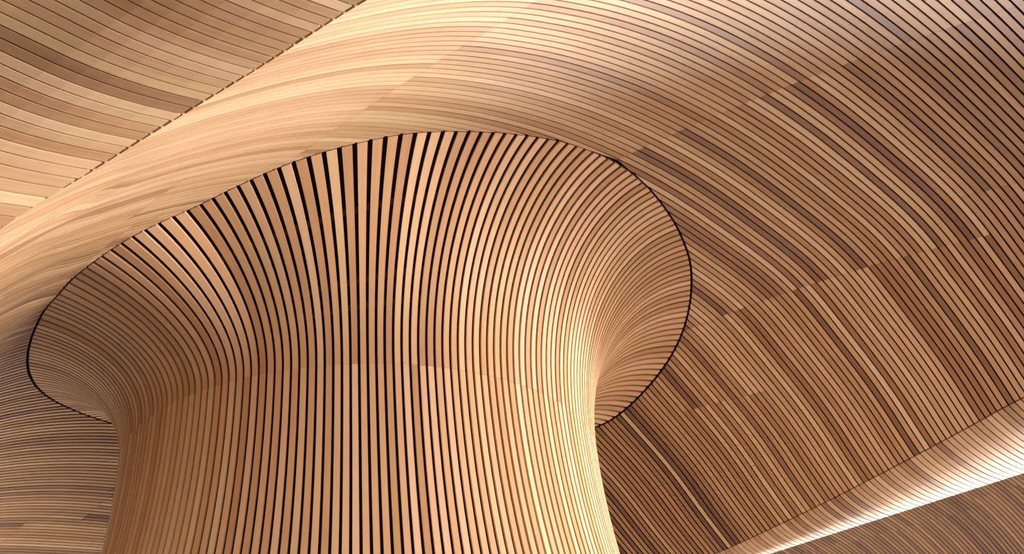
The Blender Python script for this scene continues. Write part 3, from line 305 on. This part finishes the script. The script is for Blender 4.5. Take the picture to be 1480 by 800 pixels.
# ---------------------------------------------------------------- mesh builder
class Slats:
    """collects slats (swept rectangles) into one mesh with per-board tone and UVs"""

    def __init__(self):
        self.v, self.f, self.tone, self.hue, self.uv = [], [], [], [], []
        self.nv = 0

    def add(self, L, R, LU, RU, tone, hue):
        """L, R visible edges; LU, RU the same edges at the back (n x 3)"""
        n = len(L)
        d = np.concatenate([[0], np.cumsum(np.linalg.norm(np.diff((L + R) / 2, axis=0), axis=1))])
        off = RNG.random() * 50
        w = np.linalg.norm(L - R, axis=1)
        ov = RNG.random() * 7
        base = self.nv
        P = np.stack([L, R, RU, LU], 1).reshape(-1, 3)
        self.v.append(P)
        self.nv += 4 * n
        k = np.arange(n - 1)
        a = base + 4 * k
        b = a + 4
        cols = [0, w.mean(), w.mean() + .03, 2 * w.mean() + .03, 2 * w.mean() + .06]
        for j in range(4):
            j2 = (j + 1) % 4
            q = np.stack([a + j, a + j2, b + j2, b + j], 1)
            self.f.append(q)
            u0 = d[:-1] + off
            u1 = d[1:] + off
            va = np.full(n - 1, cols[j] + ov)
            vb = np.full(n - 1, cols[j + 1] + ov)
            self.uv.append(np.stack([u0, va, u0, vb, u1, vb, u1, va], 1).reshape(-1, 4, 2))
            self.tone.append(np.full(n - 1, tone))
            self.hue.append(np.full(n - 1, hue))
        e = base + 4 * (n - 1)
        self.f.append(np.array([[base + 3, base + 2, base + 1, base], [e, e + 1, e + 2, e + 3]]))
        self.uv.append(np.zeros((2, 4, 2)) + off)
        self.tone.append(np.full(2, tone * .8))
        self.hue.append(np.full(2, hue))

    def build(self, name, mat, parent=None):
        v = np.concatenate(self.v)
        f = np.concatenate(self.f)
        me = bpy.data.meshes.new(name)
        me.vertices.add(len(v))
        me.vertices.foreach_set('co', v.astype(np.float32).ravel())
        me.loops.add(len(f) * 4)
        me.polygons.add(len(f))
        me.loops.foreach_set('vertex_index', f.astype(np.int32).ravel())
        me.polygons.foreach_set('loop_start', (np.arange(len(f)) * 4).astype(np.int32))
        me.polygons.foreach_set('loop_total', np.full(len(f), 4, np.int32))
        me.update(calc_edges=True)
        for nm, arr in (('tone', self.tone), ('hue', self.hue)):
            a = me.attributes.new(nm, 'FLOAT', 'FACE')
            a.data.foreach_set('value', np.concatenate(arr).astype(np.float32))
        uv = me.uv_layers.new(name='UVMap')
        uv.data.foreach_set('uv', np.concatenate(self.uv).astype(np.float32).ravel())
        me.materials.append(mat)
        me.polygons.foreach_set('use_smooth', np.zeros(len(f), bool))
        me.validate()
        o = bpy.data.objects.new(name, me)
        col.objects.link(o)
        if parent:
            o.parent = parent
        return o


def grid_mesh(name, P, mat, parent=None, keep=None, wrap=False):
    """quad mesh from an (a, b, 3) grid of points"""
    a, b = P.shape[:2]
    idx = np.arange(a * b).reshape(a, b)
    if wrap:
        idx = np.concatenate([idx, idx[:1]], 0)
    q = np.stack([idx[:-1, :-1], idx[1:, :-1], idx[1:, 1:], idx[:-1, 1:]], -1)
    if keep is not None:
        q = q[keep]
    q = q.reshape(-1, 4)
    me = bpy.data.meshes.new(name)
    me.from_pydata(P.reshape(-1, 3).tolist(), [], q.tolist())
    me.materials.append(mat)
    for p in me.polygons:
        p.use_smooth = True
    o = bpy.data.objects.new(name, me)
    col.objects.link(o)
    if parent:
        o.parent = parent
    return o


def empty(name, loc=(0, 0, 0)):
    o = bpy.data.objects.new(name, None)
    o.location = loc
    o.empty_display_size = 0.3
    col.objects.link(o)
    return o


def tag(o, label=None, cat=None, kind=None, group=None):
    if label:
        o['label'] = label
    if cat:
        o['category'] = cat
    if kind:
        o['kind'] = kind
    if group:
        o['group'] = group


# ------------------------------------------------------------- ceiling slats
GAP = 0.016      # shadow gap round the column rim


def outside(s, v):
    """signed: >0 where the main vault at (s, v) is outside the column rim"""
    tz = MAIN.pos(s, v)
    P = world(s, tz[:, 0], tz[:, 1])
    dx, dy = P[:, 0] - CX, P[:, 1] - CY
    return np.hypot(dx, dy) - rim_r(np.arctan2(dy, dx)) - GAP


def intervals(s, v0, v1):
    vv = np.linspace(v0, v1, 240)
    o = outside(s, vv)
    out = []
    cur = v0 if o[0] > 0 else None
    for i in range(1, len(vv)):
        if (o[i] > 0) != (o[i - 1] > 0):
            x = vv[i - 1] + (vv[i] - vv[i - 1]) * (0 - o[i - 1]) / (o[i] - o[i - 1])
            if cur is None:
                cur = x
            else:
                out.append((cur, x))
                cur = None
    if cur is not None:
        out.append((cur, v1))
    return out


def slat(sl, sheet, sc, hw, v0, v1, tone, hue, cut=False, depth=0.011, seg=0.09, skew=0.0):
    eL, eR = sc - hw, sc + hw
    if cut:
        iL, iR = intervals(eL, v0, v1), intervals(eR, v0, v1)
        if len(iL) != len(iR):
            one, two = (iL, iR) if len(iL) < len(iR) else (iR, iL)
            if len(one) == 1 and len(two) == 2:
                m = (two[0][1] + two[1][0]) / 2
                one = [(one[0][0], m), (m, one[0][1])]
            else:
                k = min(len(one), len(two))
                one, two = one[:k], two[:k]
            iL, iR = (one, two) if len(iL) < len(iR) else (two, one)
        prs = list(zip(iL, iR))
    else:
        prs = [((v0, v1), (v0, v1))]
    for (a0, a1), (b0, b1) in prs:
        if max(a1 - a0, b1 - b0) < 1e-4:
            continue
        ends = sheet.pos(sc, np.linspace(min(a0, b0), max(a1, b1), 12))
        length = np.linalg.norm(np.diff(ends, axis=0), axis=1).sum()
        n = max(2, int(length / seg) + 1)
        u = np.linspace(0, 1, n)
        res = []
        for s_, x0, x1 in ((eL, a0, a1), (eR, b0, b1)):
            v = x0 + (x1 - x0) * u
            tz = sheet.pos(s_, v)
            e = 1e-3
            d = sheet.pos(s_, np.clip(v + e, 0, 1)) - sheet.pos(s_, np.clip(v - e, 0, 1))
            d /= np.linalg.norm(d, axis=1)[:, None] + 1e-9
            sgn = np.where(d[:, 0] >= 0, 1, -1)
            up = np.stack([-d[:, 1] * sgn, d[:, 0] * sgn], 1)
            res.append(world(s_, tz[:, 0], tz[:, 1]))
            b = tz + up * depth
            res.append(world(s_, b[:, 0], b[:, 1]))
        sl.add(res[0], res[2], res[1], res[3], tone, hue)


def hue_():
    return 0.5 + float(np.clip(RNG.normal(0, 0.0032), -.008, .008))


def tone_main():
    r = RNG.random()
    if r < .10:
        return RNG.uniform(.24, .37)
    if r < .28:
        return RNG.uniform(.60, .78)
    return float(np.clip(RNG.normal(.54, .075), .3, .72))


S_MIN, S_MAX = -11.2, 2.6
NS = int((S_MAX - S_MIN) / PITCH)
CENT = [S_MIN + PITCH * (i + .5) for i in range(NS)]
D = TAB['D']


def joints_main(s, grp):
    """board ends along t (m) for the main vault at s"""
    q = s / D
    j1 = .409 - .17 * (q + .314)
    if q < -.53:
        j1 = .371 - .09 * (q + .553)
    j2 = .634 - .10 * q if q > -.72 else .71
    j3 = .903 - .089 * q
    if q > -.268:
        j3 = .876 - .07 * (q + .235)
    if q < -.60:
        j3 += grp * .06
        j1 += grp * .05
        j2 += grp * .07
    js = [j1, j2, j3]
    if -.64 < q < -.545:
        js.append(1.041)
    return [j * D for j in js]


ceil = empty('ceiling')
tag(ceil, 'main slatted cedar ceiling vault sweeping over and around the flared column', 'ceiling', 'structure')
panels = [Slats() for _ in range(5)]
grp, left = 0.0, 0
prev = .5
for sc in CENT:
    if left <= 0:
        grp, left = RNG.uniform(-1, 1), int(RNG.integers(8, 20))
    left -= 1
    vj = [MAIN.v_at_t(sc, t) for t in joints_main(sc, grp)]
    ends = [0.0004] + vj + [0.9994]
    for k in range(len(ends) - 1):
        a, b = ends[k], ends[k + 1]
        if b - a < .02:
            continue
        t_ = tone_main()
        if k == 0:
            t_ = .60 + .5 * (t_ - .54)
        elif k == 1:
            t_ = .595 + .6 * (t_ - .54) if (RNG.random() < .95 or sc < -3.4) else .34
        if k > 0:
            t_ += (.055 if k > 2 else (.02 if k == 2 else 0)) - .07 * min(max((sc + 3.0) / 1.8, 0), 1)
        t_ -= .15 * min(max((-4.2 - sc) / 1.5, 0), 1)  # light falloff towards the far left, painted into the board tone
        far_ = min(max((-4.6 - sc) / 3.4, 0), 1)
        hw_ = (.0186 if k > 1 else (.0192 if k == 1 else .0192))
        if k > 0:
            hw_ += (.0146 - hw_) * far_
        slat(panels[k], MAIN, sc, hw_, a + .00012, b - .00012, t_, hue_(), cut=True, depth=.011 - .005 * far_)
for k, p in enumerate(panels):
    if p.v:
        p.build('slat_panel', M_CEIL, ceil)

SG = np.linspace(S_MIN, S_MAX, 140)


def backing(sheet, v0, v1, n, off, mat, parent, cut=False):
    vv = np.linspace(v0, v1, n)
    P = np.zeros((len(SG), n, 3))
    for i, s in enumerate(SG):
        tz = sheet.pos(s, vv)
        d = np.gradient(tz, axis=0)
        d /= np.linalg.norm(d, axis=1)[:, None] + 1e-9
        sgn = np.where(d[:, 0] >= 0, 1, -1)
        b = tz + np.stack([-d[:, 1] * sgn, d[:, 0] * sgn], 1) * off
        P[i] = world(s, b[:, 0], b[:, 1])
    keep = None
    if cut:
        dx, dy = P[..., 0] - CX, P[..., 1] - CY
        ph = np.arctan2(dy, dx)
        rb = rim_r(ph) + .013
        ins = np.hypot(dx, dy) < rb
        for i, j in zip(*np.nonzero(ins)):
            x, y = CX + rb[i, j] * math.cos(ph[i, j]), CY + rb[i, j] * math.sin(ph[i, j])
            P[i, j] = (x, y, main_height(x, y) + off + EYE)
        keep = ~(ins[:-1, :-1] & ins[1:, :-1] & ins[1:, 1:] & ins[:-1, 1:])
    return grid_mesh('backing', P, mat, parent, keep)


backing(MAIN, 0, 1, 140, .034, M_BACK, ceil, True)

# lower wave, upper left
c2 = empty('ceiling')
tag(c2, 'lower slatted ceiling wave of wide pale boards in the upper left corner', 'ceiling', 'structure')
pu = [Slats(), Slats()]
grp, left, pair = 0, 0, 0
for sc in CENT:
    if left <= 0:
        grp, left = RNG.uniform(-.5, .5), int(RNG.integers(6, 12))
    left -= 1
    v0 = .0025 + RNG.uniform(0, .003)
    vj = LOW.v_at_t(sc, LOW.pos(sc, [0.0])[0, 0] - (1.0 + .35 * grp))
    t_ = float(np.clip(RNG.normal(.62, .07), .45, .85))
    if -3.1 < sc < -3.0:
        t_ = .38
    slat(pu[0], LOW, sc, .0206, v0, vj - .0008, t_, hue_())
    slat(pu[1], LOW, sc, .0206, vj + .0008, .995, float(np.clip(RNG.normal(.6, .09), .4, .85)), hue_())
for p in pu:
    p.build('slat_panel', M_CEIL, c2)
backing(LOW, 0, 1, 30, .034, M_BACK2, c2)

# turned-up edge, lower right
c3 = empty('ceiling')
tag(c3, 'narrow brightly lit slatted ceiling strip curling up along the lower right', 'ceiling', 'structure')
pe = Slats()
for sc in CENT:
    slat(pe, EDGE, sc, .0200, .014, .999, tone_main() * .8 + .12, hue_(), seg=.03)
pe.build('slat_panel', M_CEIL, c3)
backing(EDGE, 0, 1, 30, .034, M_BACK, c3)

# next vault
c4 = empty('ceiling')
tag(c4, 'shaded far slatted ceiling vault in the bottom right corner', 'ceiling', 'structure')
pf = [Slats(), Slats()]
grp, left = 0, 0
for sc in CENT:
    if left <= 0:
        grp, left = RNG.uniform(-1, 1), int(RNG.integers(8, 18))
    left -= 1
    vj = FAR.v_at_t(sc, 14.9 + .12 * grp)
    slat(pf[0], FAR, sc, .0192, .003, vj - .0002, tone_main() * .55 + .02, hue_())  # shade on this vault painted in as darker board tones
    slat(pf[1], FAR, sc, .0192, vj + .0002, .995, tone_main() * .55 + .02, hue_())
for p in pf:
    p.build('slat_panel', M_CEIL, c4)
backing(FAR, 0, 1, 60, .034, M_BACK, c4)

# -------------------------------------------------------------------- column
NB = 202
colm = empty('flared_column', (CX, CY, 0))
tag(colm, 'tall round column of vertical cedar slats flaring out like a trumpet into the ceiling', 'column', 'thing')


def shaft_r(h):
    """radius at height h above eye"""
    q = h / ZC
    a = 1.04 - q
    if a < .4:
        k = .003 + .75 * a * a
    else:
        k = .003 + .12 + .6 * (a - .4) - .2 * (a - .4) ** 2
    return RC * (1 + k)


RIMZ = {}


def rim_point(ph):
    r = float(rim_r(np.array([ph]))[0])
    x, y = CX + r * math.cos(ph), CY + r * math.sin(ph)
    return r, main_height(x, y)


PHS = np.linspace(-math.pi, math.pi, 361)
RIMT = np.array([rim_point(p) for p in PHS])
FA = math.radians(84)


def flare_rz(ph, u):
    """radius and height above eye on the flare, u 0..1 from neck joint to rim"""
    r1 = np.interp(ph, PHS, RIMT[:, 0])
    z1 = np.interp(ph, PHS, RIMT[:, 1])
    r0, z0 = shaft_r(ZC), ZC
    a = u * FA
    fr = ((1 - np.cos(a)) / (1 - math.cos(FA))) ** 1.12
    fz = np.sin(a) / math.sin(FA)
    return r0 + (r1 - r0) * fr, z0 + (z1 - z0) * fz


def wrap_(p):
    return (p + math.pi) % (2 * math.pi) - math.pi


def flare_pt(ph, u, inset=0.0):
    r, z = flare_rz(wrap_(ph), u)
    if inset:
        e = 1e-3
        ra, za = flare_rz(wrap_(ph), np.clip(u - e, 0, 1))
        rb, zb = flare_rz(wrap_(ph), np.clip(u + e, 0, 1))
        dr, dz = rb - ra, zb - za
        n = np.hypot(dr, dz) + 1e-12
        r = r - inset * dz / n
        z = z + inset * dr / n
    return np.stack([r * math.cos(ph), r * math.sin(ph), z + EYE], -1)


def shaft_pt(ph, h, inset=0.0):
    r = np.array([shaft_r(q) for q in h]) - inset
    return np.stack([r * math.cos(ph), r * math.sin(ph), h + EYE], -1)


fl, sh = Slats(), Slats()
U = np.linspace(0.0005, 1.0, 34)
HS = np.concatenate([np.linspace(-EYE + .01, .5, 14)[:-1], np.linspace(.5, ZC - .0005, 24)])
DPH = 2 * math.pi / NB


def tone_col(f):
    r = RNG.random()
    if r < .10:
        return RNG.uniform(.36, .45)
    if r < .3:
        return RNG.uniform(.62, .74)
    return float(np.clip(RNG.normal(.55, .065), .38, .72))


for i in range(NB):
    ph = i * DPH
    hw = DPH * .5 * .66
    a, b = ph - hw, ph + hw
    fl.add(flare_pt(a, U), flare_pt(b, U), flare_pt(a, U, .014), flare_pt(b, U, .014), tone_col(0), hue_())
    sh.add(shaft_pt(a, HS), shaft_pt(b, HS), shaft_pt(a, HS, .014), shaft_pt(b, HS, .014), tone_col(1) + .05, hue_())
o = fl.build('flared_slat_collar', M_COL, colm)
o = sh.build('slat_shaft', M_COL, colm)
PG = np.linspace(-math.pi, math.pi, 145)[:-1]
Pc = np.stack([np.concatenate([shaft_pt(p, HS, .06), flare_pt(p, np.linspace(.02, .985, 24), .05)]) for p in PG])
o = grid_mesh('dark_lining', Pc, M_CORE, colm, wrap=True)
tag(o, 'black lining seen through the gaps between the slats')
for uc in (.30, .42, .72):
    hoop = []
    for p in PG:
        hoop.append(np.stack([flare_pt(p, np.array([uc + du]), ins)[0] for du, ins in
                              ((-.014, .018), (.014, .018), (.014, .032), (-.014, .032), (-.014, .018))]))
    grid_mesh('support_hoop', np.array(hoop), M_HOOP, colm, wrap=True)
# dark ring closing the shadow gap at the rim
ring = []
for p in PG:
    r, z = flare_rz(wrap_(p), np.array([1.0]))
    r, z = r[0], z[0]
    zo = [main_height(CX + (r + d) * math.cos(p), CY + (r + d) * math.sin(p)) for d in (.06, .2)]
    e = np.array([[r - .05, z + .05], [r - .005, z + .03], [r + .009, z + .03], [r + .009, z + .075],
                  [r + .06, zo[0] + .085], [r + .2, zo[1] + .10]])
    ring.append(np.stack([e[:, 0] * math.cos(p), e[:, 0] * math.sin(p), e[:, 1] + EYE], -1))
o = grid_mesh('rim_trim', np.array(ring), M_TRIM, colm, wrap=True)
tag(o, 'thin black shadow gap around the top rim')

# --------------------------------------------------------------------- floor
me = bpy.data.meshes.new('floor')
me.from_pydata([(-40, -40, 0), (40, -40, 0), (40, 40, 0), (-40, 40, 0)], [], [(0, 1, 2, 3)])
fo = bpy.data.objects.new('floor', me)
col.objects.link(fo)
tag(fo, 'slate floor of the hall below the ceiling', 'floor', 'structure')
mf = bpy.data.materials.new('slate_paving')
mf.use_nodes = True
nt = mf.node_tree
bs = nt.nodes['Principled BSDF']
tc = nt.nodes.new('ShaderNodeTexCoord')
br = nt.nodes.new('ShaderNodeTexBrick')
br.inputs['Scale'].default_value = 1.2
br.inputs['Color1'].default_value = (.30, .27, .24, 1)
br.inputs['Color2'].default_value = (.36, .32, .29, 1)
br.inputs['Mortar'].default_value = (.15, .14, .13, 1)
br.inputs['Mortar Size'].default_value = .008
nt.links.new(tc.outputs['Object'], br.inputs['Vector'])
nt.links.new(br.outputs['Color'], bs.inputs['Base Color'])
bs.inputs['Roughness'].default_value = .45
me.materials.append(mf)

# ------------------------------------------------------------------- lighting
w = bpy.data.worlds.new('World')
bpy.context.scene.world = w
w.use_nodes = True
wn = w.node_tree
bg = wn.nodes['Background']
bg.inputs['Color'].default_value = (1.0, .98, .95, 1)
bg.inputs['Strength'].default_value = 1.22


def area(name, loc, target, sx, sy, power, colr=(1, 1, 1)):
    l = bpy.data.lights.new(name, 'AREA')
    l.shape = 'RECTANGLE'
    l.size, l.size_y = sx, sy
    l.energy = power
    l.color = colr
    o = bpy.data.objects.new(name, l)
    o.location = loc
    from mathutils import Vector
    d = Vector(target) - Vector(loc)
    o.rotation_euler = d.to_track_quat('-Z', 'Y').to_euler()
    col.objects.link(o)
    return o


def W(s, t, z):
    return tuple(float(q) for q in world(s, t, z - EYE))


# daylight from the tall glazed facade to the right of the column
area('facade_daylight', (24, 5, 2.0), (2, 7, 3.8), 26, 4.0, 9000, (1, .97, .93))
area('edge_fill', W(-4, 23.5, 4.0), W(-4, 9, 4.8), 24, 1.8, 9000, (1, .98, .95))  # unseen lamp added beyond the waves to light the turned-up edge
# level sun lamp added from the right to brighten main vault and column
sl_ = bpy.data.lights.new('side_fill_sun', 'SUN')
sl_.energy = 2.0
sl_.angle = math.radians(22)
sl_.color = (1, .97, .93)
so = bpy.data.objects.new('side_fill_sun', sl_)
so.rotation_euler = (math.radians(90.0), 0, math.radians(90 + 2))
col.objects.link(so)
# weak unseen fill lamp added behind the viewer
area('rear_fill', (2, -9, 2.4), (-2, 6, 3.5), 16, 4.0, 500, (1, .96, .9))

# --------------------------------------------------------------------- camera
th, ro = TAB['th'], TAB['ro']
r0 = np.array([1, 0, 0.])
u0 = np.array([0, -math.sin(th), math.cos(th)])
wv = np.array([0, math.cos(th), math.sin(th)])
rv = math.cos(ro) * r0 + math.sin(ro) * u0
uv_ = -math.sin(ro) * r0 + math.cos(ro) * u0
from mathutils import Matrix
cam = bpy.data.cameras.new('camera')
cam.sensor_width = 36
cam.lens = TAB['f'] / 1480 * 36
cam.clip_end = 200
co = bpy.data.objects.new('camera', cam)
m = Matrix(((rv[0], uv_[0], -wv[0], 0), (rv[1], uv_[1], -wv[1], 0), (rv[2], uv_[2], -wv[2], EYE), (0, 0, 0, 1)))
co.matrix_world = m
col.objects.link(co)
bpy.context.scene.camera = co
sc_ = bpy.context.scene
sc_.view_settings.view_transform = 'Standard'
sc_.view_settings.exposure = 0.0
